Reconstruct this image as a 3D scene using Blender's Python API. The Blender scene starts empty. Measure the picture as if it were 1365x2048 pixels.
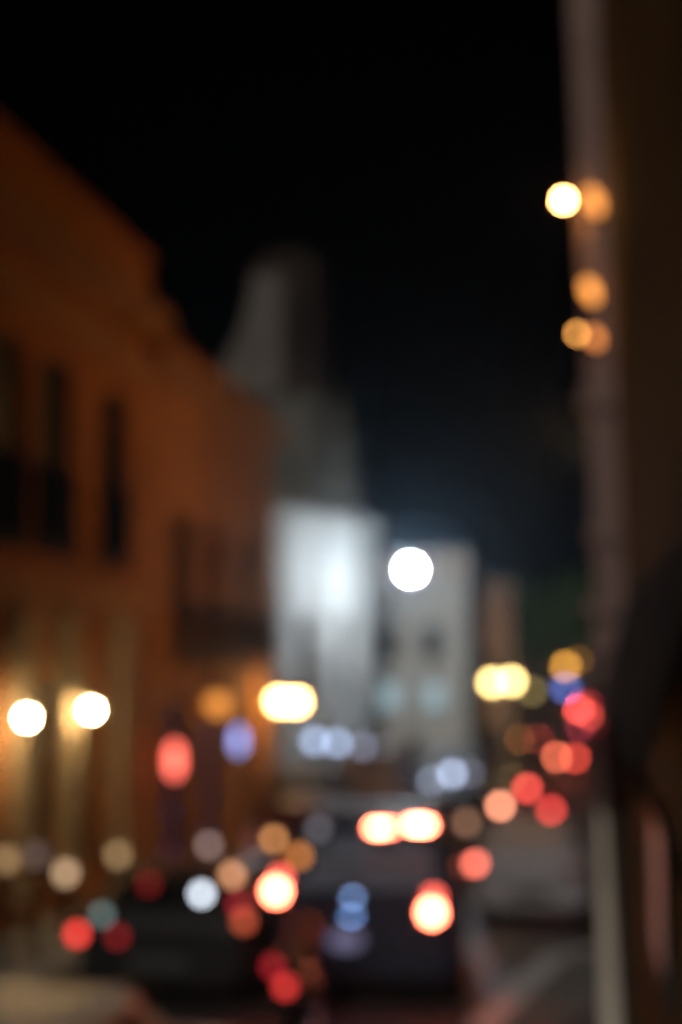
import bpy, bmesh, math, random
from mathutils import Vector, Matrix
random.seed(7)
S = bpy.context.scene
COL = S.collection
R = math.radians

# ------------------------------------------------------------------ camera
F = 50 / 36 * 2048                       # focal length in photograph pixels
vy = Vector(((1150 - 682.5) / F, -(1290 - 1024) / F, -1)).normalized()   # the street runs along +Y
uz = Vector((-.018, 1, 0)); uz = (uz - uz.dot(vy) * vy).normalized()
vx = vy.cross(uz)
CAMPOS = Vector((0, 0, 3.2))
ROT = Matrix((vx, vy, uz))               # camera space -> world space
cam_d = bpy.data.cameras.new('camera'); cam = bpy.data.objects.new('camera', cam_d); COL.objects.link(cam)
cam.matrix_world = Matrix.Translation(CAMPOS) @ ROT.to_4x4()
cam_d.sensor_fit = 'VERTICAL'; cam_d.sensor_height = 36; cam_d.sensor_width = 24; cam_d.lens = 50
cam_d.clip_end = 3000; cam_d.clip_start = .05
cam_d.dof.use_dof = True; cam_d.dof.focus_distance = 1.08; cam_d.dof.aperture_fstop = 2.0
S.camera = cam
# ------------------------------------------------------------------ sky, exposure
w = bpy.data.worlds.new('World'); S.world = w; w.use_nodes = True
nt = w.node_tree; bg = nt.nodes['Background']
sky = nt.nodes.new('ShaderNodeTexSky'); sky.sky_type = 'NISHITA'; sky.sun_disc = False
sky.sun_elevation = R(-6); sky.sun_rotation = R(200)
nt.links.new(sky.outputs[0], bg.inputs[0]); bg.inputs[1].default_value = .012
sun_d = bpy.data.lights.new('fill_sun', 'SUN'); sun_d.energy = .75; sun_d.angle = R(.5); sun_d.color = (1, .92, .82)
sun = bpy.data.objects.new('fill_sun', sun_d); COL.objects.link(sun)  # weak fill added to light the tower, pier and car backs
sun.rotation_euler = Vector((.03, 1, -.6)).to_track_quat('-Z', 'Y').to_euler()
S.view_settings.view_transform = 'Standard'; S.view_settings.look = 'None'
S.view_settings.exposure = 0; S.view_settings.gamma = 1
cy = S.cycles
cy.use_adaptive_sampling = False; cy.use_denoising = True; cy.denoiser = 'OPENIMAGEDENOISE'
cy.denoising_input_passes = 'RGB'
cy.max_bounces = 4; cy.diffuse_bounces = 2; cy.glossy_bounces = 2; cy.volume_bounces = 0
cy.sample_clamp_indirect = 3; cy.caustics_reflective = False; cy.caustics_refractive = False

# ------------------------------------------------------------------ helpers
def ray(px, py):
    return ROT @ Vector(((px - 682.5) / F, (1024 - py) / F, -1))
def at_y(px, py, y):
    d = ray(px, py); return CAMPOS + d * (y / d.y)
def at_x(px, py, x):
    d = ray(px, py); return CAMPOS + d * (x / d.x)
def gz(y):
    if y < 12: return 0.0
    if y < 60: return -.06 * (y - 12)
    if y < 120: return -2.88 - .04 * (y - 60)
    return -5.28
def on_ground(px, py, h):
    lo, hi = 4, 230
    for _ in range(60):
        m = (lo + hi) / 2
        if at_y(px, py, m).z > gz(m) + h: lo = m
        else: hi = m
    return at_y(px, py, lo)
def lin(c):
    return [((v / 255 + .055) / 1.055) ** 2.4 if v > 10 else v / 255 / 12.92 for v in c]

def mat(name, col, rough=.8, metal=0, var=.15, scale=3, bump=.0, emit=None, coat=0):
    m = bpy.data.materials.new(name); m.use_nodes = True
    n = m.node_tree; p = n.nodes['Principled BSDF']
    p.inputs['Roughness'].default_value = rough; p.inputs['Metallic'].default_value = metal
    p.inputs['Coat Weight'].default_value = coat
    if rough >= .8: p.inputs['Specular IOR Level'].default_value = .08
    tc = n.nodes.new('ShaderNodeTexCoord'); nz = n.nodes.new('ShaderNodeTexNoise')
    nz.inputs['Scale'].default_value = scale; nz.inputs['Detail'].default_value = 6
    n.links.new(tc.outputs['Object'], nz.inputs['Vector'])
    cr = n.nodes.new('ShaderNodeValToRGB')
    cr.color_ramp.elements[0].position = .3; cr.color_ramp.elements[1].position = .7
    cr.color_ramp.elements[0].color = [c * (1 - var) for c in col] + [1]
    cr.color_ramp.elements[1].color = [min(1, c * (1 + var)) for c in col] + [1]
    n.links.new(nz.outputs['Fac'], cr.inputs['Fac']); n.links.new(cr.outputs['Color'], p.inputs['Base Color'])
    if bump:
        b = n.nodes.new('ShaderNodeBump'); b.inputs['Strength'].default_value = bump
        n.links.new(nz.outputs['Fac'], b.inputs['Height']); n.links.new(b.outputs['Normal'], p.inputs['Normal'])
    if emit:
        p.inputs['Emission Color'].default_value = list(emit[0]) + [1]
        p.inputs['Emission Strength'].default_value = emit[1]
    return m
def emitter(name, col, strength):
    m = bpy.data.materials.new(name); m.use_nodes = True
    n = m.node_tree; n.nodes.clear()
    o = n.nodes.new('ShaderNodeOutputMaterial'); e = n.nodes.new('ShaderNodeEmission')
    e.inputs[0].default_value = list(col) + [1]; e.inputs[1].default_value = strength
    n.links.new(e.outputs[0], o.inputs[0]); return m
def lamp_mat(name, srgb, gain, r, dist, rz=None):
    """radiance a lamp of this size has so that its blur circle shows the seen colour times gain"""
    D = 33 * (1 - 1.08 / dist); dd = 2 * r * F / 2 / dist; dz = 2 * (rz or r) * F / 2 / dist
    k = gain * D * D / (dd * dz)
    return emitter(name, lin(srgb), max(k, gain))

def obj(name, bm, m, parent=None, smooth=False):
    me = bpy.data.meshes.new(name)
    bmesh.ops.recalc_face_normals(bm, faces=bm.faces)
    if smooth:
        for f in bm.faces: f.smooth = True
    bm.to_mesh(me); bm.free()
    me.materials.append(m)
    o = bpy.data.objects.new(name, me); COL.objects.link(o)
    if parent: o.parent = parent
    return o
def tag(o, label=None, cat=None, group=None, kind=None):
    if label: o['label'] = label
    if cat: o['category'] = cat
    if group: o['group'] = group
    if kind: o['kind'] = kind
    return o
def thing(name, label, cat, loc=(0, 0, 0), rz=0, group=None):
    o = bpy.data.objects.new(name, None); COL.objects.link(o)
    o.empty_display_size = .2
    o.location = loc; o.rotation_euler = (0, 0, rz)
    return tag(o, label, cat, group)
def bm_(): return bmesh.new()
def box(bm, x0, x1, y0, y1, z0, z1):
    vs = [bm.verts.new(v) for v in ((x0, y0, z0), (x1, y0, z0), (x1, y1, z0), (x0, y1, z0), (x0, y0, z1), (x1, y0, z1), (x1, y1, z1), (x0, y1, z1))]
    for f in ((0, 3, 2, 1), (4, 5, 6, 7), (0, 1, 5, 4), (1, 2, 6, 5), (2, 3, 7, 6), (3, 0, 4, 7)):
        bm.faces.new([vs[i] for i in f])
    return bm
def lathe(bm, prof, n=20, cx=0, cy_=0, rot=0):
    rings = []
    for r, z in prof:
        rings.append([bm.verts.new((cx + r * math.cos(rot + 2 * math.pi * i / n), cy_ + r * math.sin(rot + 2 * math.pi * i / n), z)) for i in range(n)])
    for a, b in zip(rings, rings[1:]):
        for i in range(n): bm.faces.new((a[i], a[(i + 1) % n], b[(i + 1) % n], b[i]))
    bm.faces.new(rings[0][::-1]); bm.faces.new(rings[-1])
    return bm
def tube(bm, pts, r0, r1=None, n=8):
    r1 = r0 if r1 is None else r1
    rings = []
    for i, p in enumerate(pts):
        p = Vector(p); a = Vector(pts[max(i - 1, 0)]); b = Vector(pts[min(i + 1, len(pts) - 1)])
        d = (b - a).normalized(); u = d.orthogonal().normalized(); v = d.cross(u)
        if rings:
            u = (last - last.dot(d) * d).normalized(); v = d.cross(u)
        last = u
        r = r0 + (r1 - r0) * i / (len(pts) - 1)
        rings.append([bm.verts.new(p + r * (math.cos(t) * u + math.sin(t) * v)) for t in [2 * math.pi * k / n for k in range(n)]])
    for a, b in zip(rings, rings[1:]):
        for i in range(n): bm.faces.new((a[i], a[(i + 1) % n], b[(i + 1) % n], b[i]))
    bm.faces.new(rings[0][::-1]); bm.faces.new(rings[-1])
    return bm
def ball(bm, c, rx, ry=None, rz=None, seg=20):
    ry = ry or rx; rz = rz or rx
    bmesh.ops.create_uvsphere(bm, u_segments=seg, v_segments=seg // 2, radius=1,
        matrix=Matrix.Translation(c) @ Matrix.Diagonal((rx, ry, rz, 1)))
    return bm

# ------------------------------------------------------------------ materials
M = {}
M['asphalt'] = mat('asphalt', (.045, .046, .05), .42, var=.35, scale=9, bump=.3)
M['paving'] = mat('paving', (.22, .21, .2), .8, var=.25, scale=4, bump=.2)
M['kerbwhite'] = mat('kerb paint', (.7, .7, .68), .6, var=.2, scale=5)
M['earth'] = mat('ground', (.05, .045, .04), .95)
M['ochre'] = mat('ochre plaster', (.42, .175, .052), .9, var=.3, scale=.8, bump=.1)
M['ochre2'] = mat('orange plaster', (.46, .215, .075), .9, var=.32, scale=.9, bump=.1)
M['trimstone'] = mat('dusty ochre trim', (.44, .24, .11), .9, var=.25, scale=1)
M['pale'] = mat('pale stucco', (.62, .5, .42), .85, var=.12, scale=2)
M['cream'] = mat('cream pilaster', (.5, .4, .28), .8, var=.2)
M['white'] = mat('white church plaster', (.72, .73, .72), .85, var=.08, scale=.8, bump=.1)
M['stone'] = mat('grey church stone', (.17, .175, .165), .9, var=.25, scale=1.5, bump=.2)
M['litstone'] = mat('lit church stone', (.19, .18, .17), .9, var=.15, scale=1)
M['brownstone'] = mat('brown stone', (.05, .037, .032), .9, var=.25, scale=1.5)
M['terra'] = mat('terracotta plaster', (.5, .3, .2), .9)
M['olive'] = mat('olive wall', (.34, .25, .09), .9, var=.45, scale=.9, bump=.1)
M['pink'] = mat('pinkish plaster', (.3, .2, .18), .9, var=.15, scale=2)
M['litbase'] = mat('lit pier base', (.88, .82, .7), .8, var=.12, scale=3)
M['iron'] = mat('black iron', (.005, .005, .005), .85)
M['wood'] = mat('dark shutter wood', (.035, .022, .018), .6, var=.3, scale=6)
M['glass'] = mat('dark glass', (.008, .008, .01), .4, var=.05)
M['tyre'] = mat('tyre rubber', (.015, .015, .015), .9)
M['rim'] = mat('wheel metal', (.45, .45, .46), .35, metal=.9)
M['trim'] = mat('black trim', (.02, .02, .02), .5)
M['plate'] = mat('number plate', (.05, .05, .05), .6)
M['tile'] = mat('roof tile', (.2, .08, .05), .9, var=.3, scale=6)
M['leaf'] = mat('leaves', (.07, .15, .045), .6, var=.5, scale=2)
M['bark'] = mat('bark', (.07, .05, .035), .95, bump=.4)
M['red lens'] = mat('unlit red lens', (.25, .01, .01), .2)
M['clear lens'] = mat('unlit clear lens', (.5, .5, .5), .15)
M['awning'] = mat('dark awning cloth', (.008, .009, .007), .95)
M['pole'] = mat('painted pole', (.06, .065, .06), .5, metal=.3)

# ------------------------------------------------------------------ ground, road, pavements
def sheet(name, left, right, dz, m, ys=None, thick=0):
    """strip following the slope; left/right give x at y"""
    bm = bm_(); prev = None
    for y in ys:
        z = gz(y) + dz
        a = bm.verts.new((left(y), y, z)); b = bm.verts.new((right(y), y, z))
        row = [a, b]
        if thick: row = [bm.verts.new((left(y), y, z - thick)), a, b, bm.verts.new((right(y), y, z - thick))]
        if prev:
            for i in range(len(row) - 1): bm.faces.new((prev[i], prev[i + 1], row[i + 1], row[i]))
        prev = row
    if thick and len(ys):
        bm.verts.ensure_lookup_table()
        bm.faces.new(bm.verts[0:4]); bm.faces.new(bm.verts[-4:])
    return tag(obj(name, bm, m), kind='structure')
YS = [-40, -10, 0, 6, 9, 12, 14, 16, 18, 20, 24, 28, 32, 36, 40, 44, 48, 52, 56, 60, 70, 80, 90, 100, 110, 120, 140, 170, 200, 260]
bend = lambda y: 0 if y < 40 else .00028 * (y - 40) ** 2
sheet('ground', lambda y: -900, lambda y: 900, -.02, M['earth'], YS + [1500])
sheet('road', lambda y: -5.0 + bend(y), lambda y: (-.0 if y > 14 else .36) + (0 if y < 30 else bend(y) + .06 * (y - 30)) , 0.0, M['asphalt'], YS)
sheet('pavement', lambda y: -6.7 + bend(y), lambda y: -5.0 + bend(y), .14, M['paving'], YS, .3)
# right-hand corner of pavement with a white painted kerb
k0, k1 = at_y(985, 2010, 12.2), at_y(1110, 1850, 15.6)
bm = bm_()
pts = [(.36, 3), (.36, 16.4), (.2, 16.4), (k1.x, k1.y), (k0.x, k0.y), (-.95, 10.5), (-1.0, 3)]
lo = [bm.verts.new((x, y, gz(y) - .1)) for x, y in pts]; hi = [bm.verts.new((x, y, gz(y) + .13)) for x, y in pts]
bm.faces.new(hi)
for i in range(len(pts)): j = (i + 1) % len(pts); bm.faces.new((lo[i], lo[j], hi[j], hi[i]))
tag(obj('pavement', bm, M['paving']), kind='structure')
bm = bm_()
kp = [(.2, 16.4), (k1.x, k1.y), (k0.x, k0.y), (-.95, 10.5), (-1.0, 3)]
A = []; 
for i, (x, y) in enumerate(kp):
    A.append([bm.verts.new((x - .13, y, gz(y) - .1)), bm.verts.new((x - .13, y, gz(y) + .14)), bm.verts.new((x + .12, y, gz(y) + .14)), bm.verts.new((x + .12, y, gz(y) - .1))])
for a, b in zip(A, A[1:]):
    for i in range(4): bm.faces.new((a[i], a[(i + 1) % 4], b[(i + 1) % 4], b[i]))
bm.faces.new(A[0]); bm.faces.new(A[-1][::-1])
tag(obj('kerb', bm, M['kerbwhite']), kind='structure')

# ------------------------------------------------------------------ buildings
def opened_wall(width, z0, z1, thick, holes):
    """front wall in the x-z plane facing -y, with real rectangular openings"""
    bm = bm_()
    xs = sorted({0, width} | {h[0] for h in holes} | {h[1] for h in holes})
    zs = sorted({z0, z1} | {h[2] for h in holes} | {h[3] for h in holes})
    def inside(x, z): return any(h[0] < x < h[1] and h[2] < z < h[3] for h in holes)
    for i in range(len(xs) - 1):
        for j in range(len(zs) - 1):
            if inside((xs[i] + xs[i + 1]) / 2, (zs[j] + zs[j + 1]) / 2): continue
            for y in (0, thick):
                bm.faces.new([bm.verts.new(v) for v in ((xs[i], y, zs[j]), (xs[i + 1], y, zs[j]), (xs[i + 1], y, zs[j + 1]), (xs[i], y, zs[j + 1]))])
    for a, b, c, d in holes:
        for p, q in (((a, c), (b, c)), ((b, c), (b, d)), ((b, d), (a, d)), ((a, d), (a, c))):
            bm.faces.new([bm.verts.new(v) for v in ((p[0], 0, p[1]), (q[0], 0, q[1]), (q[0], thick, q[1]), (p[0], thick, p[1]))])
    bmesh.ops.remove_doubles(bm, verts=bm.verts, dist=.0005)
    return bm
def railing(parent, x0, x1, z, depth, h=.95, gap=.075):
    b = bm_(); box(b, x0, x1, -depth, -.003, z - .12, z)
    o = obj('balcony', b, M['brownstone'], parent)
    b = bm_()
    for pa, pb in (((x0 + .03, -depth + .03), (x1 - .03, -depth + .03)), ((x0 + .03, -depth + .03), (x0 + .03, -.02)), ((x1 - .03, -depth + .03), (x1 - .03, -.02))):
        L = math.dist(pa, pb); n = max(2, int(L / gap))
        for i in range(n + 1):
            t = i / n; x = pa[0] + (pb[0] - pa[0]) * t; y = pa[1] + (pb[1] - pa[1]) * t
            box(b, x - .014, x + .014, y - .014, y + .014, z, z + h)
        tube(b, [(pa[0], pa[1], z + h + .02), (pb[0], pb[1], z + h + .02)], .03)
        tube(b, [(pa[0], pa[1], z + .08), (pb[0], pb[1], z + .08)], .02)
    obj('railing', b, M['iron'], o)
def building(name, label, loc, rz, width, h, depth, wall_m, holes, trim_m=None, base=-4, group=None, parapet=.5, roof_m=None):
    t = thing(name, label, 'building', loc, rz, group)
    trim_m = trim_m or M['pale']
    w_ = opened_wall(width, base, h, .35, [k[1:5] for k in holes])
    box(w_, 0, .3, .352, depth, base, h); box(w_, width - .3, width, .352, depth, base, h); box(w_, .3, width - .3, depth - .3, depth, base, h)
    obj('wall', w_, wall_m, t)
    b = bm_(); box(b, .01, width - .01, .36, depth - .01, h - .25, h - .05); obj('roof', b, roof_m or M['tile'], t)
    b = bm_()                                          # stepped cornice
    box(b, -.05, width + .05, -.12, .3, h - .35, h - .2); box(b, -.12, width + .12, -.25, .3, h - .197, h - .05); box(b, -.18, width + .18, -.36, .35, h - .047, h + .08)
    obj('cornice', b, trim_m, t)
    if parapet:
        b = bm_(); box(b, 0, width, 0, .25, h + .083, h + parapet); box(b, -.05, width + .05, -.05, .3, h + parapet + .003, h + parapet + .12)
        obj('parapet', b, wall_m, t)
    for k in holes:
        kind, x0, x1, z0, z1 = k[:5]; opt = k[5] if len(k) > 5 else {}
        b = bm_()
        fw = .07
        box(b, x0, x0 + fw, .12, .2, z0, z1); box(b, x1 - fw, x1, .12, .2, z0, z1)
        box(b, x0 + fw, x1 - fw, .12, .2, z1 - fw, z1); box(b, x0 + fw, x1 - fw, .12, .2, z0, z0 + fw)
        box(b, (x0 + x1) / 2 - .03, (x0 + x1) / 2 + .03, .125, .195, z0 + fw, z1 - fw)
        if kind == 'window':
            f = obj('window', b, M['wood'], t)
            p = bm_(); box(p, x0 + fw, x1 - fw, .15, .165, z0 + fw, z1 - fw)
            obj('pane', p, opt.get('pane', M['glass']), f)
        else:
            for i in range(5):
                z = z0 + fw + (z1 - z0 - 2 * fw) * (i + .5) / 5
                box(b, x0 + fw + .05, (x0 + x1) / 2 - .08, .14, .17, z - .15, z + .15)
                box(b, (x0 + x1) / 2 + .08, x1 - fw - .05, .14, .17, z - .15, z + .15)
            f = obj('door', b, M['wood'], t)
            p = bm_(); box(p, x0 + fw, x1 - fw, .171, .185, z0 + fw, z1 - fw)
            obj('door_panel', p, opt.get('pane', M['wood']), f)
        if opt.get('surround'):
            s = bm_(); e = .14
            box(s, x0 - e, x0, -.04, -.002, z0, z1 + e); box(s, x1, x1 + e, -.04, -.002, z0, z1 + e); box(s, x0, x1, -.04, -.002, z1, z1 + e)
            box(s, x0 - e - .06, x1 + e + .06, -.14, -.002, z1 + e + .002, z1 + e + .1)
            obj('surround', s, trim_m, t)
        if opt.get('balcony'): railing(t, x0 - .04, x1 + .04, z0, opt['balcony'])
    return t

LX = -6.6
def wy(px, py): return at_x(px, py, LX).y
# near ochre building: faces +X, local x = world Y
y0, y1 = 7.0, wy(300, 620)
holes = []
for px, py in ((10, 900), (110, 900), (228, 950)):
    c = wy(px, py) - y0
    holes.append(('window', c - .58, c + .58, 4.5, 6.9, {'surround': 0, 'balcony': .1}))
for c in (3.0, 6.0):
    holes.append(('window', c - .58, c + .58, 4.5, 6.9, {'balcony': .28}))
for px in (80, 165):
    c = wy(px, 1600) - y0
    holes.append(('door', c - .55, c + .55, .16, 2.75, {'surround': 0}))
for c in (2.5, 5.5):
    holes.append(('door', c - .6, c + .6, .16, 2.75, {}))
B1 = building('arcade_building', 'tall ochre plaster building nearest on the left, with narrow balcony windows and two lit lanterns', (LX, y0, 0), R(90), y1 - y0, 8.4, 9, M['ochre'], holes, M['trimstone'], base=-2, parapet=.9)
b = bm_(); box(b, 0, y1 - y0, -.1, -.003, 3.7, 4.05); obj('string_course', b, M['trimstone'], B1)
b = bm_(); box(b, 0, y1 - y0, -.06, -.003, 7.35, 7.7); obj('frieze', b, M['trimstone'], B1)
for px in (25, 122, 232):
    c = wy(px, 1600) - y0
    b = bm_(); box(b, c - .2, c + .2, -.16, -.003, .15, 3.4); box(b, c - .26, c + .26, -.2, -.002, 3.4, 3.6); box(b, c - .26, c + .26, -.2, -.002, .14, .5)
    obj('pilaster', b, M['cream'], B1)

# second ochre building, lower
y2 = wy(545, 1100)
neon = mat('violet lit glass', (.05, .03, .08), .3, emit=(lin((70, 50, 110)), .55))
holes = []
for px in (365, 430, 492):
    c = wy(px, 1180) - y1
    holes.append(('window', c - .6, c + .6, 3.45, 5.4, {}))
for px, m_ in ((352, neon), (425, neon), (500, M['wood'])):
    c = wy(px, 1560) - y1
    holes.append(('door', c - .55, c + .55, -.8, 2.2, {'pane': m_}))
B2 = building('corner_building', 'lower orange plaster building with a long iron balcony, ending at the corner beside the church', (LX, y1 + .02, 0), R(90), y2 - y1, 7.9, 9, M['ochre2'], holes, M['trimstone'], base=-3, parapet=.35)
railing(B2, 1.4, y2 - y1 - .3, 3.1, .2, .75, .2)
b = bm_(); box(b, 0, y2 - y1, -.06, -.003, 6.0, 6.25); obj('frieze', b, M['ochre2'], B2)

# church
cA, cB = at_y(545, 1300, 36), at_y(737, 1300, 42)
CW = math.dist(cA.xy, cB.xy)
holes = [('window', 1.5, 2.4, 1.6, 4.0, {}), ('window', 4.2, 5.1, 1.6, 4.0, {})]
crz = math.atan2(cB.y - cA.y, cB.x - cA.x)
CH = thing('church', 'white floodlit church with grey upper storey, dome and bell tower behind the orange corner building', 'church', (cA.x, cA.y, 0), crz)
CI = (Matrix.Translation((cA.x, cA.y, 0)) @ Matrix.Rotation(crz, 4, 'Z')).inverted()
def chp(px, py, xl):
    """where the sight line of a picture point crosses the church's own cross plane at local x"""
    o = CI @ CAMPOS; d = CI.to_3x3() @ ray(px, py)
    return o + d * ((xl - o.x) / d.x)
w_ = opened_wall(CW, -4, 6.6, .5, [h[1:5] for h in holes])
box(w_, 0, .5, .502, 14, -4, 6.6); box(w_, CW - .5, CW, .502, 14, -4, 6.6); box(w_, .5, CW - .5, 13.5, 14, -4, 6.6)
obj('wall', w_, M['white'], CH)
b = bm_(); box(b, -.1, CW + .1, -.15, .5, 6.3, 6.48); box(b, -.2, CW + .2, -.3, .6, 6.483, 6.64); box(b, -.3, CW + .3, -.45, .7, 6.643, 6.8); obj('cornice', b, M['white'], CH)
b = bm_(); box(b, .3, CW - .3, .71, 13.8, 6.55, 6.75); obj('roof', b, M['stone'], CH)
for k in holes:
    x0, x1, z0, z1 = k[1:5]
    b = bm_()
    for x in (x0, (x0 + x1) / 2 - .03, x1 - .06): box(b, x, x + .06, .2, .26, z0, z1)
    for i in range(6): z = z0 + (z1 - z0 - .06) * i / 5; box(b, x0 + .06, x1 - .06, .205, .255, z, z + .05)
    f = obj('window', b, M['iron'], CH)
    b = bm_(); box(b, x0, x1, .27, .29, z0, z1); obj('pane', b, mat('leaded glass', (.3, .32, .33), .3), f)
for x in (.5, 3.3, CW - .5):
    b = bm_(); box(b, x - .3, x + .3, -.1, -.003, -4, 5.9); box(b, x - .36, x + .36, -.16, -.002, 5.903, 6.2)
    obj('pilaster', b, M['white'], CH)
# tapering drum with dome shoulder, and bell tower with one curved flank
def drum(rows, xl, depth, m, name):
    b = bm_(); prev = None
    for l, r_, py in rows:
        p = chp(l, py, xl); q = chp(r_, py, xl); z = (p.z + q.z) / 2
        hw = abs(p.y - q.y) / 2; c = (p.y + q.y) / 2; d = min(depth / 2, hw * 1.3)
        ring = []
        for ang in range(12):
            a = R(15 + 30 * ang)
            ring.append(b.verts.new((xl + depth / 2 + d * 1.03 * math.cos(a), c + hw * 1.03 * math.sin(a), z)))
        if prev:
            for i in range(12): b.faces.new((prev[i], prev[(i + 1) % 12], ring[(i + 1) % 12], ring[i]))
        else: b.faces.new(ring)
        prev = ring
    b.faces.new(prev)
    return obj(name, b, m, CH)
drum([(545, 700, 1050), (545, 698, 1015), (548, 690, 1005), (550, 684, 998), (552, 674, 900), (548, 680, 895), (548, 680, 882), (552, 672, 872), (555, 666, 820), (565, 650, 775), (575, 630, 748), (585, 616, 738)], 3.6, 1.9, M['stone'], 'dome')
def tower():
    x = 2.3; b = bm_(); prev = None
    rows = ((425, 634, 785), (440, 632, 740), (468, 630, 690), (492, 629, 640), (505, 628, 590), (509, 628, 548), (499, 636, 545), (499, 636, 530), (509, 626, 528), (518, 618, 514), (535, 600, 502))
    P = [(chp(l, py, x).y, chp(r_, py, x).y, chp(560, py, x).z) for l, r_, py in rows]
    for l, r_, z in P:
        ring = [b.verts.new((x, l, z)), b.verts.new((x, r_, z)), b.verts.new((x + .9, r_, z)), b.verts.new((x + .9, l, z))]
        if prev:
            for i in range(4): b.faces.new((prev[i], prev[(i + 1) % 4], ring[(i + 1) % 4], ring[i]))
        else: b.faces.new(ring)
        prev = ring
    b.faces.new(prev)
    tw = obj('bell_tower', b, M['brownstone'], CH)  # shaded side of the tower put into the dark brown
    b = bm_(); prev = None            # near face's lit tone put into a paler curved panel
    for k, (l, r_, z) in enumerate(P[:6]):
        m = chp(568, rows[k][2], x).y
        ring = [b.verts.new((x - .12, l + .03, z)), b.verts.new((x - .12, m, z)), b.verts.new((x - .003, m, z)), b.verts.new((x - .003, l + .03, z))]
        if prev:
            for i in range(4): b.faces.new((prev[i], prev[(i + 1) % 4], ring[(i + 1) % 4], ring[i]))
        else: b.faces.new(ring)
        prev = ring
    b.faces.new(prev)
    obj('lit_flank', b, M['litstone'], tw)
    c0 = chp(592, 600, x).y; c1 = chp(618, 600, x).y
    b = bm_(); box(b, x - .05, x - .003, min(c0, c1), max(c0, c1), P[1][2] + .2, P[4][2] - .2); obj('belfry_opening', b, M['glass'], tw)
    # plain tiled base between the roof and the tower
    b = bm_(); l, r_, z = P[0]; box(b, x + .1, x + .8, min(l, r_) + .05, max(l, r_) - .3, 6.76, z - .003); obj('tower_base', b, M['stone'], CH)
tower()

# pale house closing the view at the bend
EY = 45.5
e0, e1 = at_y(742, 1500, EY), at_y(938, 1500, EY)
ez = at_y(840, 1128, EY).z
W_ = e1.x - e0.x
def ex(px): return at_y(px, 1300, EY).x - e0.x
def ezz(py): return at_y(820, py, EY).z - gz(EY)
lit = mat('frosted lit glass', (.3, .35, .35), .4, emit=(lin((165, 195, 205)), .9))
holes = [('window', ex(756), ex(798), ezz(1322), ezz(1252), {}), ('window', ex(844), ex(886), ezz(1322), ezz(1252), {}),
         ('window', ex(756), ex(802), ezz(1422), ezz(1364), {'pane': lit}), ('window', ex(844), ex(890), ezz(1422), ezz(1364), {'pane': lit}),
         ('door', ex(806), ex(840), .1, 2.3, {})]
building('townhouse', 'pale two-storey house at the end of the street, right behind the bright white street lamp', (e0.x, EY, gz(EY)), 0, W_, ez - gz(EY), 8, mat('pale grey plaster', (.55, .54, .5), .9, var=.1), holes, base=-.5, parapet=.3)
# terracotta house
OY = 84
o0, o1 = at_y(952, 1500, OY), at_y(1028, 1500, OY)
oz = at_y(990, 1175, OY).z
ww = o1.x - o0.x
building('narrow_house', 'narrow terracotta house behind the twin globe lamp post', (o0.x, OY, gz(OY)), 0, ww, oz - gz(OY), 7, M['terra'],
         [('window', .45, .95, 5.2, 6.6), ('window', ww - .95, ww - .45, 5.2, 6.6), ('door', .6, 1.5, .1, 2.3)], base=-.5, parapet=.25)
# dark houses far down the street
for i, (a, b_, top, Y, lab) in enumerate(((1030, 1108, 1345, 205, 'dark low house furthest down the street, left of the far red lights'),
                                     (1112, 1196, 1352, 208, 'dark house behind the furthest red tail lights'))):
    p, q = at_y(a, 1400, Y), at_y(b_, 1400, Y); z = at_y(a, top, Y).z
    wd = q.x - p.x
    building('house', lab, (p.x, Y, gz(Y)), 0, wd, z - gz(Y), 8, M['brownstone'],
             [('window', .8, 1.7, 2.2, 3.4), ('window', wd - 1.7, wd - .8, 2.2, 3.4)], base=-.5, parapet=.2, group='dark houses at the far end')

# right-hand building: long olive wall at the camera's side and a projecting pale pier
RX = .37; LEAN = .026
def lean(b):            # the old wall is out of plumb: it leans over the street
    for v in b.verts:
        if v.co.z > 3.3: v.co.y -= LEAN * (v.co.z - 3.2)
    return b
RB = thing('olive_building', 'dark olive wall close on the right, with a tall pale pink corner pier', 'building', (RX, 10.6, 0), R(-90))
w_ = bm_(); box(w_, -11.9, 7.9, 0, .5, -2, 3.2); box(w_, -11.9, 7.9, 0, .5, 3.2, 16); lean(w_); obj('wall', w_, M['olive'], RB)
b = bm_()
box(b, .05, .6, -.215, -.003, 2.05, 3.2); box(b, .05, .6, -.215, -.003, 3.2, 15.9); lean(b); obj('pier', b, M['pink'], RB)
b = bm_(); box(b, .02, .63, -.235, -.002, -.3, 2.047); obj('lit_pier_base', b, M['litbase'], RB)  # stronger light on the lower pier put into a paler colour
for px, py, e in ((0, 800, .05), (0, 1070, .035), (0, 1215, .08), (0, 1290, .05)):
    z = at_y(1200, py, 10).z
    b = bm_(); box(b, .0, .65, -.218 - e, -.001, z - .06, z + .06); bmesh.ops.translate(b, vec=(0, -LEAN * max(0, z - 3.2), 0), verts=b.verts); obj('moulding', b, M['pink'], RB)
# side wall dado and awning
AW = thing('awning', 'black cloth awning folded out from the olive wall on the right', 'awning', (RX - .012, 9.7, 0), R(-90))
z1, z0 = 3.55, 2.9
b = bm_()
v = [b.verts.new(p) for p in ((0, -.005, z1), (6, -.005, z1), (6, -.2, z0), (0, -.2, z0))]
f = b.faces.new(v); r_ = bmesh.ops.extrude_face_region(b, geom=[f]); bmesh.ops.translate(b, vec=(0, .01, -.03), verts=[g for g in r_['geom'] if isinstance(g, bmesh.types.BMVert)])
obj('cloth', b, M['awning'], AW)
b = bm_(); tube(b, [(0, -.2, z0 - .02), (6, -.2, z0 - .02)], .02)
for x in (.1, 3, 5.9): tube(b, [(x, 0, z0 - .5), (x, -.2, z0 - .02)], .012)
obj('frame', b, M['iron'], AW)
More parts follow.
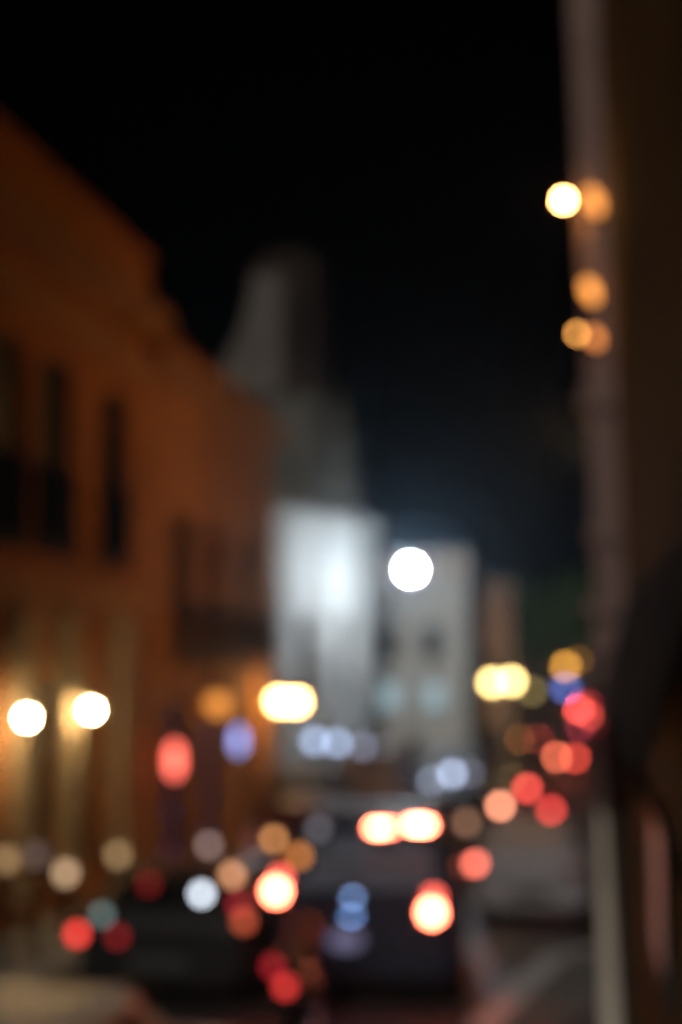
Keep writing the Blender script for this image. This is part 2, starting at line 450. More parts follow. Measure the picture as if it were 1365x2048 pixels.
# pale notice panel on the wall, with a glow added to brighten it
pn = at_x(1322, 1790, RX - .02)
PN = thing('notice_board', 'pinkish notice board with an added dim glow, hanging low on the olive wall, at the right edge', 'board', (RX, pn.y, pn.z), R(-90))
b = bm_(); box(b, -.55, .55, -.03, -.004, -.3, .3); obj('panel', b, mat('glowing board', (.4, .3, .26), .5, emit=(lin((88, 74, 68)), .8)), PN)
b = bm_(); box(b, -.6, -.553, -.045, -.003, -.35, .35); box(b, .553, .6, -.045, -.003, -.35, .35); box(b, -.553, .553, -.045, -.003, .303, .35); box(b, -.553, .553, -.045, -.003, -.35, -.303); obj('frame', b, M['trim'], PN)

# ------------------------------------------------------------------ wall lanterns
def lantern(px, py, wallx, Y, r, srgb, gain, label, group, power=None, pos=None):
    p = pos or at_y(px, py, Y)
    sgn = 1 if p.x > wallx else -1
    t = thing('wall_lantern', label, 'wall lamp', (wallx, p.y, p.z), 0, group)
    dx = p.x - wallx
    b = bm_(); tube(b, [(0, 0, .02), (dx * .5, 0, .2 + r), (dx, 0, .17 + r), (dx, 0, .05 + r)], .018); box(b, min(0, sgn * .03), max(0, sgn * .03), -.07, .07, -.12, .14)
    obj('bracket', b, M['iron'], t)
    b = bm_(); lathe(b, [(r * .5, r * .75), (r * 1.25, r * .8), (r * .9, r * 1.25), (.02, r * 1.6)], 16, dx, 0); obj('cap', b, M['iron'], t)
    d = (p - CAMPOS).length
    m = emitter('lantern glow', lin(srgb), power / (math.pi * r * r)) if power else lamp_mat('lantern glow', srgb, gain, r, d)
    b = bm_(); ball(b, (dx, 0, 0), r, seg=24); obj('globe', b, m, t, smooth=True)
    return t
amber = (255, 176, 92)
g1 = 'lit lanterns along the left facades'
p = at_x(55, 1435, LX + .4)
lantern(0, 0, LX, 0, .06, (255, 214, 150), 0, 'cream-white wall lantern nearest the left edge, beside the first doorway', g1, power=3, pos=p)
p = at_x(183, 1420, LX + .4)
lantern(0, 0, LX, 0, .06, (255, 214, 150), 0, 'cream-white wall lantern second from the left, between two doorways', g1, power=3, pos=p)
p = at_x(437, 1407, LX + .25)
lantern(0, 0, LX, 0, .2, (225, 140, 60), 1.0, 'dim orange wall lantern under the long iron balcony', g1, pos=p)
p = at_x(560, 1402, LX + .55)
lantern(0, 0, LX, 0, .17, (255, 190, 110), 0, 'bright amber wall lantern at the corner of the orange building, left one of the pair', g1, power=4, pos=p)
p = at_x(592, 1403, LX + .75)
lantern(0, 0, LX, 0, .17, (255, 190, 110), 0, 'bright amber wall lantern at the corner of the orange building, right one of the pair', g1, power=4, pos=p)
g2 = 'amber lanterns on the pale pier'
P0 = RX - .215; RB_FRONT = 10.6 - .6 - .03
lantern(1128, 400, P0 - LEAN * 3.1, 9.8, .035, (255, 178, 98), 0, 'highest amber lantern on the pale pier, glowing nearly white', g2, power=.4)
lantern(1157, 667, P0 - LEAN * 2.1, 9.85, .03, (238, 160, 78), 1.0, 'lower, dimmer amber lantern on the pale pier', g2)
lantern(0, 0, RX + .2, 0, .03, (255, 178, 100), 0, 'unseen strong amber lantern, added behind the pale pier to light the left facades', 'unseen lantern added behind the pier', power=36, pos=Vector((.36, 22.9, 6.6)))  # hidden lantern added to light the facades opposite
for px, py, w_, h_, c, k, lab in ((1188, 402, .05, .1, (255, 160, 76), 1.1, 'largest added amber oval for the wall glow on the pale pier, right beside the highest lantern'),
                        (1181, 582, .045, .085, (255, 160, 76), 1.0, 'added amber oval for the wall glow on the pale pier, above the lower lantern'),
                        (1190, 676, .036, .06, (190, 112, 55), 1.0, 'dimmest added brown-orange oval for the wall glow, beside the lower lantern on the pier')):
    p = at_y(px, py, RB_FRONT - .06)  # glowing ovals added where lantern light falls on the pier
    t = thing('pier_glow', lab, 'wall lamp', p, 0, 'added glow ovals on the pale pier')
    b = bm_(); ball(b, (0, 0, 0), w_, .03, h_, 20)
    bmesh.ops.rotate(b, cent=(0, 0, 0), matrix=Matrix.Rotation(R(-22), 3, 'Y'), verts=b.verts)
    obj('glow_oval', b, lamp_mat('pier glow', c, k, w_, 10, h_), t, smooth=True)
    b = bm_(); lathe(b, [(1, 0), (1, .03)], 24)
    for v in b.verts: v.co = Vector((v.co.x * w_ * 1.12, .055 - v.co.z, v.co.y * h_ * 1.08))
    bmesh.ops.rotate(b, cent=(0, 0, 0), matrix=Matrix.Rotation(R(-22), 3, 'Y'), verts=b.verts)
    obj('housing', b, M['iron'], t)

# ------------------------------------------------------------------ street lamps
def street_lamp(globes, Y, base_px, label, r, srgb, gain, group=None, power=None, name='street_lamp'):
    ps = [at_y(px, py, Y) for px, py in globes]
    bp = at_y(base_px, 1400, Y); top = max(p.z for p in ps) + .15
    t = thing(name, label, 'street lamp', (bp.x, Y, gz(Y)), 0, group)
    H = top - gz(Y)
    b = bm_(); lathe(b, [(.14, 0), (.14, .5), (.07, .6), (.045, H)], 12); obj('pole', b, M['pole'], t)
    for p in ps:
        dx = p.x - bp.x; z = p.z - gz(Y)
        b = bm_(); tube(b, [(0, 0, H - .05), (dx * .5, 0, H + .1), (dx, 0, z + r + .08), (dx, 0, z + r * .8)], .025); obj('arm', b, M['pole'], t)
        b = bm_(); lathe(b, [(r * .4, z + r * .85), (r * 1.15, z + r * .9), (r * .8, z + r * 1.3), (.03, z + r * 1.5)], 16, dx, 0); obj('hood', b, M['pole'], t)
        d = (p - CAMPOS).length
        m = emitter('lamp glow', lin(srgb), power / (math.pi * r * r)) if power else lamp_mat('lamp glow', srgb, gain, r, d)
        b = bm_(); ball(b, (dx, 0, z), r, seg=24); obj('globe', b, m, t, smooth=True)
    return t
street_lamp([(822, 1139)], 38.7, 756, 'tall street lamp with a dazzling cool white globe in front of the pale house', .2, (232, 244, 255), 0, power=40)
street_lamp([(985, 1365), (1023, 1362)], 78, 1004, 'lamp post with twin warm globes in front of the terracotta house', .3, (255, 214, 130), 2.6)
street_lamp([(1064, 1382)], 96, 1078, 'dim olive-yellow street lamp just right of the twin globe post', .3, (100, 88, 50), 1)
street_lamp([(1131, 1332)], 112, 1142, 'orange street lamp above the far red tail lights', .35, (225, 155, 60), 1)
street_lamp([(1156, 1322)], 135, 1166, 'faint brown-orange street lamp right behind the orange one', .35, (90, 58, 20), 1)

# lit signs
def sign(px, py, Y, w, h, srgb, gain, name, label, x=None, face=R(0)):
    p = at_y(px, py, Y) if x is None else at_x(px, py, x)
    t = thing(name, label, 'lit sign', p, face)
    d = (p - CAMPOS).length
    b = bm_(); box(b, -w - .03, w + .03, .0, .07, -h - .03, h + .03); obj('housing', b, M['trim'], t)
    b = bm_(); lathe(b, [(1, 0), (1, .02)], 28)
    for v in b.verts: v.co = Vector((v.co.x * w, -v.co.z - .003, v.co.y * h))
    obj('lit_face', b, lamp_mat('sign light', srgb, gain, w, d, h), t)
    b = bm_(); box(b, -.02, .02, .07, .14, -h, -h + .04)
    if x is not None: tube(b, [(-w - .03, .03, 0), (-(x - LX), .03, 0)], .015)
    obj('mount', b, M['iron'], t)
sign(350, 1520, 0, .11, .26, (255, 105, 88), 2, 'shop_sign', 'tall oval red neon sign jutting from the orange building', x=LX + .35)
sign(478, 1481, 0, .1, .22, (140, 150, 215), .95, 'shop_sign', 'small oval blue-violet neon sign beneath the orange lantern', x=LX + .35)
sign(1132, 1376, 110, .45, .3, (80, 100, 175), .9, 'blue_sign', 'blue lit sign below the orange street lamp far down the street')
tag(bpy.data.objects['blue_sign'], cat='lit sign')

# floodlights aimed at the church
def flood(px, py, x, srgb, gain, label, watts):
    p = at_x(px, py, x); Y = p.y
    t = thing('floodlight', label, 'floodlight', (p.x, p.y, gz(Y)), 0, 'floodlights at the foot of the church')
    H = p.z - gz(Y)
    b = bm_(); lathe(b, [(.12, 0), (.12, .05), (.03, .08), (.03, H - .17)], 10); obj('post', b, M['iron'], t)
    b = bm_(); box(b, -.13, .13, -.13, .1, H - .17, H + .17); obj('housing', b, M['trim'], t)
    d = (p - CAMPOS).length
    b = bm_(); ball(b, (0, -.135, H), .12, .03, .12); obj('lens', b, lamp_mat('flood lens', srgb, gain, .12, d), t, smooth=True)
    if watts:
        ld = bpy.data.lights.new('flood beam', 'SPOT'); ld.energy = watts; ld.color = (.88, .95, 1); ld.spot_size = R(80); ld.spot_blend = 1; ld.shadow_soft_size = .12
        lo = bpy.data.objects.new('beam', ld); COL.objects.link(lo); lo.parent = t
        lo.location = (-.3, .2, H + .1)
        lo.rotation_euler = Vector((-1, .25, 1.8)).to_track_quat('-Z', 'Y').to_euler()
flood(632, 1481, -4.95, (150, 168, 200), .9, 'pale blue floodlight before the church, leftmost of the row', 30)
flood(677, 1485, -4.9, (150, 168, 200), .8, 'pale blue floodlight before the church, second from the left', 60)
flood(727, 1492, -4.8, (95, 98, 115), .9, 'dim grey floodlight before the church, third from the left', 100)
flood(768, 1500, -5.0, (80, 76, 82), .8, 'faint floodlight at the right end of the row before the church', 0)

# bollards added on the left pavement, glowing in place of car-roof reflections
for px, py, col, lab in ((12, 1718, (120, 95, 66), 'added tan-glowing reflection bollard at the left edge, nearest the first pilaster'),
                         (72, 1709, (62, 52, 50), 'faintest added reflection bollard, between the first and second pilasters'),
                         (132, 1745, (150, 124, 96), 'brightest added tan reflection bollard, in front of the second pilaster'),
                         (236, 1709, (110, 90, 62), 'added tan reflection bollard in front of the third pilaster'),
                         (418, 1690, (96, 80, 76), 'added mauve-grey reflection bollard before the orange building')):
    p = at_x(px, py, -5.75); Y = p.y; g = gz(Y) + .14
    t = thing('added_bollard', lab, 'bollard', (p.x, p.y, g), 0, 'bollards added for reflections along the left pavement')
    H = p.z - g
    b = bm_(); lathe(b, [(.09, 0), (.09, .06), (.06, .1), (.06, H - .08)], 14); obj('post', b, M['iron'], t)
    b = bm_(); lathe(b, [(.055, H - .078), (.07, H - .05), (.07, H + .06), (.055, H + .078)], 16); obj('lens', b, lamp_mat('reflection glow', col, 1, .07, Y), t, smooth=True)
    b = bm_(); lathe(b, [(.09, H + .08), (.085, H + .1), (.02, H + .13)], 14); obj('cap', b, M['iron'], t)

# ------------------------------------------------------------------ cars
SHAPE = {   # (y, shoulder z, roof z, half width factor, roof half width factor) rear -> front, as fractions of length / metres
 'sedan': [(0, .80, .82, .86, .80), (.03, .90, .93, .95, .88), (.16, .95, .99, 1, .86), (.20, .95, 1.02, 1, .82), (.31, .94, 1.36, 1, .66), (.42, .93, 1.42, 1, .66), (.60, .92, 1.40, 1, .66), (.74, .93, .98, 1, .80), (.80, .90, .93, 1, .84), (.95, .76, .79, .95, .84), (1, .64, .66, .84, .76)],
 'hatch': [(0, .80, .84, .88, .78), (.02, .92, 1.0, .97, .80), (.05, .94, 1.12, 1, .76), (.12, .94, 1.36, 1, .68), (.22, .93, 1.42, 1, .67), (.42, .93, 1.44, 1, .67), (.58, .92, 1.41, 1, .67), (.75, .93, .98, 1, .80), (.80, .9, .93, 1, .84), (.95, .78, .80, .95, .84), (1, .66, .68, .84, .76)],
 'suv':   [(0, 1.0, 1.04, .92, .84), (.015, 1.08, 1.2, .98, .82), (.04, 1.08, 1.5, 1, .76), (.07, 1.08, 1.66, 1, .72), (.2, 1.08, 1.72, 1, .72), (.45, 1.07, 1.73, 1, .72), (.62, 1.06, 1.68, 1, .71), (.76, 1.06, 1.12, 1, .82), (.82, 1.02, 1.06, 1, .86), (.96, .9, .94, .96, .86), (1, .72, .76, .88, .8)],
 'van':   [(0, 1.05, 1.9, .97, .86), (.02, 1.08, 2.0, 1, .88), (.3, 1.08, 2.06, 1, .88), (.6, 1.08, 2.05, 1, .88), (.74, 1.08, 1.98, 1, .86), (.87, 1.08, 1.25, 1, .86), (.93, 1.0, 1.1, .98, .86), (1, .8, .84, .9, .82)],
}
def make_car(kind, paint, label, L, W, mw, cat='car', hs=1.0, group='cars in the street', lamps=(), front=False, name=None, plate=True):
    t = thing(name or {'van': 'van', 'suv': 'sports_utility_car', 'sedan': 'saloon_car', 'hatch': 'hatchback_car'}[kind], label, cat, group=group)
    t.matrix_world = mw
    st = [(f * L, s * hs, z * hs, a * W / 2, c * W / 2) for f, s, z, a, c in SHAPE[kind]]
    ra, rf = .17 * L, .81 * L
    zb = .22
    b = bm_(); rings = []
    for y, s, z, a, c in st:
        half = [(a * .86, zb), (a * .98, zb + .1), (a, zb + .3), (a, s - .12), (a * .97, s), (c * 1.02, z - .05 if z - s > .1 else z - .01), (c * .86, z)]
        pts = [(-x, zz) for x, zz in half] + [(x, zz) for x, zz in half[::-1]]
        rings.append([b.verts.new((x, y, zz)) for x, zz in pts])
    n = len(rings[0])
    for p, q in zip(rings, rings[1:]):
        for i in range(n): b.faces.new((p[i], p[(i + 1) % n], q[(i + 1) % n], q[i]))
    b.faces.new(rings[0][::-1]); b.faces.new(rings[-1])
    body = obj('body', b, paint, t, smooth=False)
    bv = body.modifiers.new('bevel', 'BEVEL'); bv.width = .025; bv.segments = 2; bv.limit_method = 'ANGLE'; bv.angle_limit = R(25)
    # glass: side windows, rear window, windscreen as panels proud of the body
    cab = [i for i, x in enumerate(st) if x[2] - x[1] > .3]
    c0, c1 = cab[0], cab[-1]
    def P(i, k, f, sx):          # point on flank between shoulder and roof
        y, s, z, a, c = st[i]; x = a * .97 + (c * 1.02 - a * .97) * f; return Vector((sx * (x + .012), y, s + (z - .05 - s) * f))
    for sx in (-1, 1):
        g = bm_()
        for i in range(c0, c1):
            q = [P(i, 0, .1, sx), P(i + 1, 0, .1, sx), P(i + 1, 0, .88, sx), P(i, 0, .88, sx)]
            sh = .05
            q[0].y += sh; q[3].y += sh; q[1].y -= sh; q[2].y -= sh
            vs = [g.verts.new(v) for v in q]; g.faces.new(vs)
        r_ = bmesh.ops.extrude_face_region(g, geom=g.faces[:]); bmesh.ops.translate(g, vec=(-sx * .01, 0, 0), verts=[v for v in r_['geom'] if isinstance(v, bmesh.types.BMVert)])
        obj('side_window', g, M['glass'], t)
    def pan(i, j, nm):
        ya, sa, za, aa, ca = st[i]; yb, sb, zb_, ab, cb = st[j]
        g = bm_(); d = -.012 if nm == 'rear_window' else .012
        q = [(-.86 * ca, ya + d, za + .015), (.86 * ca, ya + d, za + .015), (.8 * cb, yb + d, zb_ - .03), (-.8 * cb, yb + d, zb_ - .03)]
        lo_, hi_ = .08, .92
        qa = [Vector(x) for x in q]; q2 = [qa[0].lerp(qa[3], lo_), qa[1].lerp(qa[2], lo_), qa[1].lerp(qa[2], hi_), qa[0].lerp(qa[3], hi_)]
        g.faces.new([g.verts.new(v) for v in q2])
        r_ = bmesh.ops.extrude_face_region(g, geom=g.faces[:]); bmesh.ops.translate(g, vec=(0, -d, -.004), verts=[v for v in r_['geom'] if isinstance(v, bmesh.types.BMVert)])
        obj(nm, g, M['glass'], t)
    if kind == 'van': pan(0, 1, 'rear_window')
    else: pan(max(c0 - 1, 0), c0 if kind == 'sedan' else c0 + 1, 'rear_window')
    pan(c1 + 1, c1, 'windscreen')
    # wheels
    wr = .31 if kind != 'suv' else .35
    for sx in (-1, 1):
        for y in (ra, rf):
            b = bm_(); lathe(b, [(wr * .6, -.1), (wr * .93, -.1), (wr, -.06), (wr, .06), (wr * .93, .1), (wr * .6, .1)], 24)
            T = Matrix.Translation((sx * (W / 2 - .085), y, wr)) @ Matrix.Rotation(R(90), 4, 'Y')
            bmesh.ops.transform(b, matrix=T, verts=b.verts); ty = obj('wheel', b, M['tyre'], t)
            b = bm_(); lathe(b, [(wr * .62, .09), (wr * .58, .108), (wr * .3, .1), (.03, .115)], 18)
            bmesh.ops.transform(b, matrix=Matrix.Translation((sx * (W / 2 - .085), y, wr)) @ Matrix.Rotation(R(90 * sx), 4, 'Y'), verts=b.verts); obj('rim', b, M['rim'], ty)
    # bumpers, mirrors, plates
    for nm, ya, yb in (('rear_bumper', -.07, .08), ('front_bumper', L - .08, L + .07)):
        b = bm_(); box(b, -W / 2 * .9, W / 2 * .9, ya, yb, .28, .52); bmesh.ops.bevel(b, geom=b.edges[:], offset=.03, segments=2); obj(nm, b, paint if kind != 'van' else M['trim'], t)
    for sx in (-1, 1):
        y = st[c1][0] + .35; b = bm_(); ball(b, (sx * (W / 2 + .06), y, st[c1][1] + .06), .1, .06, .07, 12); obj('mirror', b, paint, t, smooth=True)
    inv = mw.inverted()
    co = inv @ CAMPOS
    def hit(px, py, yl):
        d = inv.to_3x3() @ ray(px, py); k = (yl - co.y) / d.y; return co + d * k
    yr = L + .09 if front else -.1
    ends = []
    for lp in lamps:
        px, py, srgb, gain, r, nm = lp[:6]
        p = hit(px, py, yr)
        p.x = max(-W / 2 + r * .5, min(W / 2 - r * .5, p.x))
        d = ((mw @ p) - CAMPOS).length
        rz = r * (lp[6] if len(lp) > 6 else 1)
        b = bm_(); ball(b, p, r, .035, rz, 16); lo_ = obj(nm, b, lamp_mat(nm + ' light', srgb, gain, r, d, rz), t, smooth=True)
        b = bm_(); box(b, p.x - r * 1.1, p.x + r * 1.1, *( (p.y - .1, p.y + .004) if front else (p.y - .004, p.y + .13)), p.z - rz * 1.1, p.z + rz * 1.1)
        obj('lamp_housing', b, M['trim'], lo_)
        ends.append(p)
    # lamps that are off (or on the end we do not see), where none is lit
    z_l = .78 * hs if kind != 'suv' else .95
    for e, nm, m_ in ((-.005, 'tail_lamp', M['red lens']), (L + .005, 'headlamp', M['clear lens'])):
        lit_end = (e > 0) == front
        for sx in (-1, 1):
            x = sx * W / 2 * .72
            if lit_end and (len(lamps) > 1 or any(abs(p.x - x) < .3 for p in ends)): continue
            zz = z_l if e < 1 else .62 * hs + .02
            b = bm_(); ball(b, (x, e, zz), .13, .06, .07, 14); obj(nm, b, m_, t, smooth=True)
    if plate:
        for e in (-.085, L + .085):
            b = bm_(); box(b, -.26, .26, e - .006, e + .006, .36, .48); obj('number_plate', b, M['plate'], t)
    return t
def paint(name, col, rough=.42, metal=.3): return mat(name, col, rough, metal, var=.04, coat=.15)
def car_at(px, py, h, yaw, kind, pm, label, L=4.1, W=1.7, front=False, hs=1.0, lamps=(), **k):
    p = on_ground(px, py, h)
    Rm = Matrix.Rotation(R(yaw) + (math.pi if front else 0), 4, 'Z')
    d = Rm.to_3x3() @ Vector((0, 1, 0))
    x0 = p - d * L if front else p
    x1 = x0 + d * L
    pitch = math.atan2(gz(x1.y) - gz(x0.y), L)
    mw = Matrix.Translation((x0.x, x0.y, gz(x0.y) + .004)) @ Rm @ Matrix.Rotation(pitch, 4, 'X')
    return make_car(kind, pm, label, L, W, mw, lamps=lamps, front=front, hs=hs, **k)
RED = (225, 58, 52); HOT = (255, 110, 80); PEACH = (250, 150, 115)
navy = paint('navy paint', (.006, .012, .035)); black = paint('black paint', (.008, .008, .009)); silver = paint('silver paint', (.33, .32, .35), .4, .2)
cream = paint('cream paint', (.75, .58, .42), .4, 0); maroon = paint('maroon paint', (.1, .012, .012)); grey = paint('grey paint', (.08, .085, .09)); brown = paint('brown paint', (.16, .1, .08)); white = paint('white paint', (.6, .6, .6), .4, 0)
car_at(733, 1800, .95, 4, 'suv', navy, 'dark navy sports utility car in mid-street, both brake lights and its high brake light blazing', L=4.1, W=1.74, lamps=[
    (546, 1782, HOT, 16, .085, 'tail_lamp'), (562, 1755, (250, 95, 80), 1.1, .06, 'tail_lamp'),
    (864, 1825, HOT, 16, .085, 'tail_lamp'), (868, 1794, (250, 95, 80), 1.1, .06, 'tail_lamp'),
    (758, 1656, HOT, 11, .085, 'brake_lamp', .4), (780, 1655, HOT, 3, .05, 'brake_lamp', .6), (828, 1650, HOT, 9, .06, 'brake_lamp', .5), (848, 1650, HOT, 11, .07, 'brake_lamp', .5),
    (705, 1795, (95, 120, 165), .8, .05, 'plate_glint', .5), (703, 1832, (100, 130, 185), .8, .05, 'plate_glint', .5), (599, 1712, (165, 98, 45), 1, .055, 'roof_glint'), (638, 1656, (72, 70, 76), 1, .055, 'roof_glint'), (692, 1880, (105, 100, 130), .8, .16, 'glowing_number_plate', .5)], plate=False)  # plate and marker discs are added glows for reflections; number plate glows too
car_at(322, 1856, .72, 1, 'hatch', black, 'low black hatchback at the left, with a round white glint high on its tail', L=3.6, W=1.66, hs=.84, lamps=[
    (155, 1868, RED, 1, .06, 'tail_lamp'), (236, 1873, (95, 15, 18), 1, .055, 'tail_lamp'), (205, 1830, (75, 88, 86), 1, .055, 'body_glint'),
    (404, 1788, (205, 215, 228), 1.1, .055, 'body_glint'), (298, 1766, (80, 12, 12), 1, .06, 'brake_lamp'), (465, 1750, (200, 140, 100), .9, .06, 'indicator_or_glint'),  # white, grey and peach discs glow in place of reflections on the body
    (488, 1842, (150, 62, 38), 1, .06, 'tail_lamp'), (478, 1808, (110, 18, 28), 1, .05, 'tail_lamp')])
def motorcycle():
    p = on_ground(572, 1974, .72)
    t = thing('motorcycle', 'dark motorcycle with two small red lamps stacked at its tail, left of the navy car', 'motorcycle', (p.x, p.y, gz(p.y)), R(4))
    for y in (.32, 1.68):
        b = bm_(); n = 28; rings = []
        for i in range(n):
            a = 2 * math.pi * i / n
            rings.append([b.verts.new((.055 * math.cos(k * 1.047), y + (.27 + .05 * math.sin(k * 1.047)) * math.cos(a), .31 + (.27 + .05 * math.sin(k * 1.047)) * math.sin(a))) for k in range(6)])
        for i in range(n):
            for k in range(6): b.faces.new((rings[i][k], rings[i][(k + 1) % 6], rings[(i + 1) % n][(k + 1) % 6], rings[(i + 1) % n][k]))
        w_ = obj('wheel', b, M['tyre'], t, smooth=True)
        b = bm_()
        for i in range(8):
            a = math.pi * i / 4; tube(b, [(0, y, .31), (0, y + .25 * math.cos(a), .31 + .25 * math.sin(a))], .012)
        obj('rim', b, M['rim'], w_)
    b = bm_(); tube(b, [(0, .32, .31), (0, .8, .5), (0, 1.1, .38), (0, 1.35, .8), (0, .75, .78), (0, .15, .8)], .035); tube(b, [(.08, 1.68, .31), (.08, 1.45, .95)], .025); tube(b, [(-.08, 1.68, .31), (-.08, 1.45, .95)], .025)
    obj('frame', b, M['iron'], t)
    b = bm_(); ball(b, (0, .95, .5), .14, .22, .17, 14); obj('engine', b, M['rim'], t, smooth=True)
    b = bm_(); ball(b, (0, 1.12, .88), .14, .26, .13, 16); obj('fuel_tank', b, maroon, t, smooth=True)
    b = bm_(); ball(b, (0, .5, .84), .14, .4, .07, 16); obj('seat', b, M['trim'], t, smooth=True)
    b = bm_(); tube(b, [(-.38, 1.25, 1.02), (-.2, 1.4, 1.03), (.2, 1.4, 1.03), (.38, 1.25, 1.02)], .018); obj('handlebar', b, M['iron'], t)
    for sx in (-1, 1):
        b = bm_(); tube(b, [(sx * .3, 1.33, 1.03), (sx * .36, 1.33, 1.2)], .008); ball(b, (sx * .37, 1.33, 1.23), .06, .02, .04, 10); obj('mirror', b, M['iron'], t)
    b = bm_(); tube(b, [(.1, .95, .3), (.16, .6, .28), (.17, .05, .36)], .03, .045); obj('exhaust', b, M['rim'], t)
    b = bm_(); box(b, -.07, .07, -.02, .3, .62, .8); obj('rear_mudguard', b, M['trim'], t)
    for px, py, c, dz in ((570, 1974, (190, 45, 42), 0), (546, 1933, (130, 22, 30), 0)):
        q = at_y(px, py, p.y - .04) - Vector((p.x, p.y, gz(p.y)))
        b = bm_(); ball(b, q, .05, .03, .05, 14); obj('tail_lamp', b, lamp_mat('tail light', c, 1, .05, p.y), t, smooth=True)
    b = bm_(); tube(b, [(0, .03, .72), (-.1, .0, .9)], .02); obj('lamp_bracket', b, M['iron'], t)
motorcycle()
car_at(585, 1695, .8, 0, 'sedan', maroon, 'maroon saloon with an orange indicator lamp, parked beyond the low black hatchback', L=4.2, W=1.66, lamps=[
    (548, 1678, (170, 112, 66), 1, .07, 'indicator_or_glint'), (508, 1690, (60, 30, 26), 1, .07, 'tail_lamp')])
car_at(1062, 1726, .82, -1, 'hatch', silver, 'silver hatchback standing against the olive wall with only its left tail lamp lit', L=3.8, W=1.5, hs=.92, lamps=[(936, 1726, (252, 115, 95), 1.15, .075, 'tail_lamp')])
car_at(893, 1665, .82, 2, 'sedan', black, 'black saloon with two faint orange lamps, ahead of the navy car', L=4.0, W=1.5, lamps=[
    (934, 1645, (112, 80, 62), 1, .09, 'indicator_or_glint'), (896, 1674, (115, 68, 32), 1, .09, 'indicator_or_glint')])
car_at(1052, 1617, .82, -1, 'hatch', maroon, 'small dark red hatchback with a bright peach left lamp and red high brake lamp', L=3.8, W=1.5, lamps=[
    (1001, 1612, (255, 158, 122), 1.1, .1, 'tail_lamp'), (1103, 1620, (212, 58, 55), 1, .1, 'tail_lamp'), (1055, 1577, (240, 76, 68), 1, .1, 'brake_lamp')])
car_at(1132, 1516, .82, -2, 'hatch', grey, 'grey hatchback down the hill with two coral tail lamps close together', L=3.8, W=1.6, lamps=[
    (1114, 1514, (222, 100, 70), 1, .17, 'tail_lamp'), (1151, 1516, (205, 62, 48), 1, .17, 'tail_lamp')])
car_at(1058, 1480, .82, 0, 'sedan', brown, 'brown saloon far down the hill with one orange and one dull red lamp', L=4.3, W=1.8, lamps=[
    (1036, 1478, (120, 70, 30), 1, .2, 'indicator_or_glint'), (1080, 1478, (135, 42, 35), 1, .2, 'tail_lamp')])
car_at(1178, 1455, .82, -4, 'hatch', black, 'dark hatchback with faint red lamps, in front of the brightest far tail lights', L=3.8, W=1.7, lamps=[
    (1162, 1452, (110, 30, 45), 1, .22, 'tail_lamp'), (1188, 1450, (110, 25, 35), 1, .22, 'tail_lamp')])
car_at(1171, 1427, .82, -6, 'sedan', grey, 'distant saloon with two bright red tail lamps overlapping', L=4.2, W=1.75, lamps=[
    (1154, 1419, (228, 68, 60), 1.5, .26, 'tail_lamp'), (1182, 1431, (232, 75, 62), 1.5, .26, 'tail_lamp')])
car_at(1172, 1407, .82, -8, 'hatch', maroon, 'furthest hatchback, its dull red lamps just above the bright pair', L=3.8, W=1.75, lamps=[
    (1164, 1410, (160, 50, 42), 1, .28, 'tail_lamp'), (1180, 1408, (130, 20, 32), 1, .28, 'tail_lamp')])
car_at(900, 1556, 1.22, 0, 'van', grey, 'grey van coming up the street with pale blue headlamps', L=4.2, W=1.75, front=True, cat='van', lamps=[
    (862, 1563, (92, 98, 115), 1, .13, 'headlamp'), (905, 1548, (150, 162, 190), 1, .13, 'headlamp'), (940, 1546, (75, 76, 88), 1, .13, 'headlamp')])
car_at(735, 1600, .9, 0, 'van', paint('dusty brown paint', (.13, .08, .065), .5, 0), 'dusty brown van parked at the kerb before the white church', L=4.0, W=1.65, cat='van', group='vehicles parked by the church')
car_at(598, 1618, .9, 0, 'suv', black, 'black high-roofed car between the maroon saloon and the white church', L=3.8, W=1.6, group='vehicles parked by the church')
mw = Matrix.Translation((-2.95, 4.9, .004))
make_car('sedan', cream, 'cream saloon in the bottom left corner, only its lit roof showing', 4.3, 1.75, mw, hs=1.0)

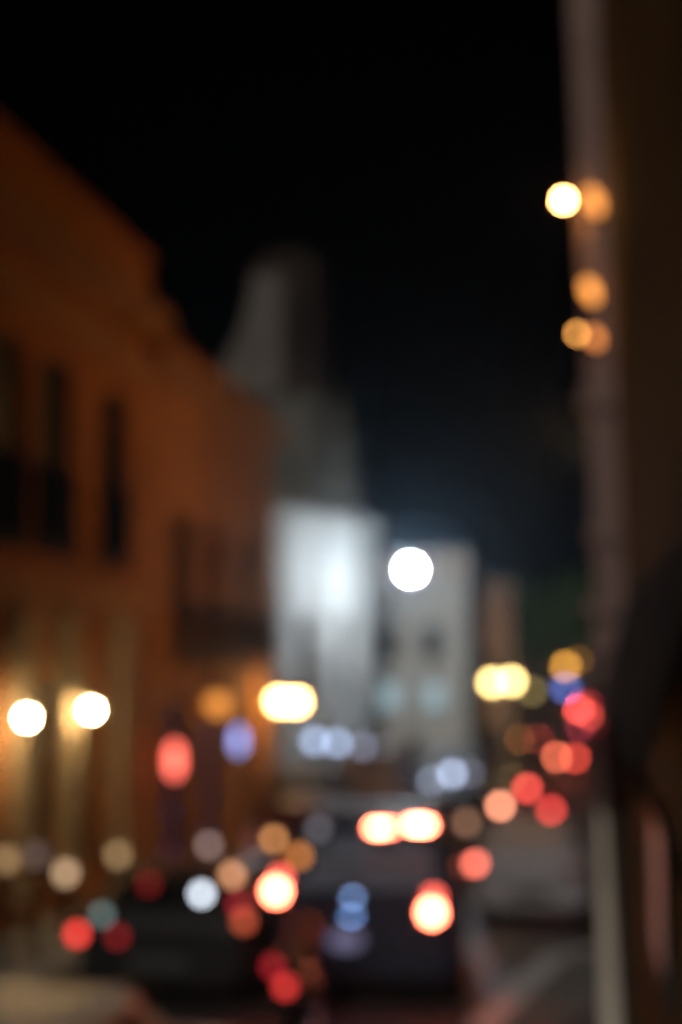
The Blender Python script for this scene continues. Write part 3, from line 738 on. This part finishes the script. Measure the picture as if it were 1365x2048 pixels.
# ------------------------------------------------------------------ thin mist volume added to give the lamps their lens bloom
hz = bm_(); box(hz, -60, 60, -20, 260, -7, 17.2)
hm = bpy.data.materials.new('lamp bloom'); hm.use_nodes = True
hn = hm.node_tree; hn.nodes.clear(); ho = hn.nodes.new('ShaderNodeOutputMaterial'); hv = hn.nodes.new('ShaderNodeVolumePrincipled')
hv.inputs['Density'].default_value = .0018; hv.inputs['Anisotropy'].default_value = .9; hv.inputs['Color'].default_value = (.5, .75, 1, 1)
hn.links.new(hv.outputs[0], ho.inputs['Volume'])
tag(obj('bloom_haze', hz, hm), kind='stuff')

# ------------------------------------------------------------------ trees
def tree(px, py, Y, rad, label, n=5200, hgt=None):
    p = at_y(px, py, Y); g = gz(Y)
    t = thing('street_tree', label, 'tree', (p.x, Y, g), 0, 'trees down the street')
    H = p.z - g
    b = bm_(); tube(b, [(0, 0, -.1), (.08, .05, H * .3), (-.05, 0, H * .6), (0, 0, H)], .2, .06)
    rnd = random.Random(px)
    cl = []
    for i in range(13):
        a = rnd.uniform(0, 6.283); rr = rnd.uniform(.25, .85) * rad; z = H + rnd.uniform(-.6, .75) * rad
        c = Vector((rr * math.cos(a), rr * math.sin(a), z)); cl.append((c, rnd.uniform(.3, .5) * rad))
        tube(b, [(0, 0, H * rnd.uniform(.5, .8)), tuple(c * .5 + Vector((0, 0, H * .45))), tuple(c)], .06, .02, 6)
    obj('trunk', b, M['bark'], t)
    b = bm_()
    for i in range(n):
        c, r = rnd.choice(cl)
        v = Vector((rnd.gauss(0, 1), rnd.gauss(0, 1), rnd.gauss(0, 1))).normalized() * r * rnd.uniform(.45, 1.05)
        o = c + v; s = rnd.uniform(.07, .14)
        u = Vector((rnd.uniform(-1, 1), rnd.uniform(-1, 1), rnd.uniform(-1, 1))).normalized(); w2 = u.orthogonal().normalized()
        b.faces.new([b.verts.new(o + u * s), b.verts.new(o + w2 * s * .6), b.verts.new(o - u * s), b.verts.new(o - w2 * s * .6)])
    obj('crown', b, M['leaf'], t)
tree(1085, 1245, 92, 2.9, 'dark leafy tree behind the twin globe lamp post')
tree(1180, 1235, 98, 3.6, 'dark leafy tree at the bend, partly behind the pale pier')
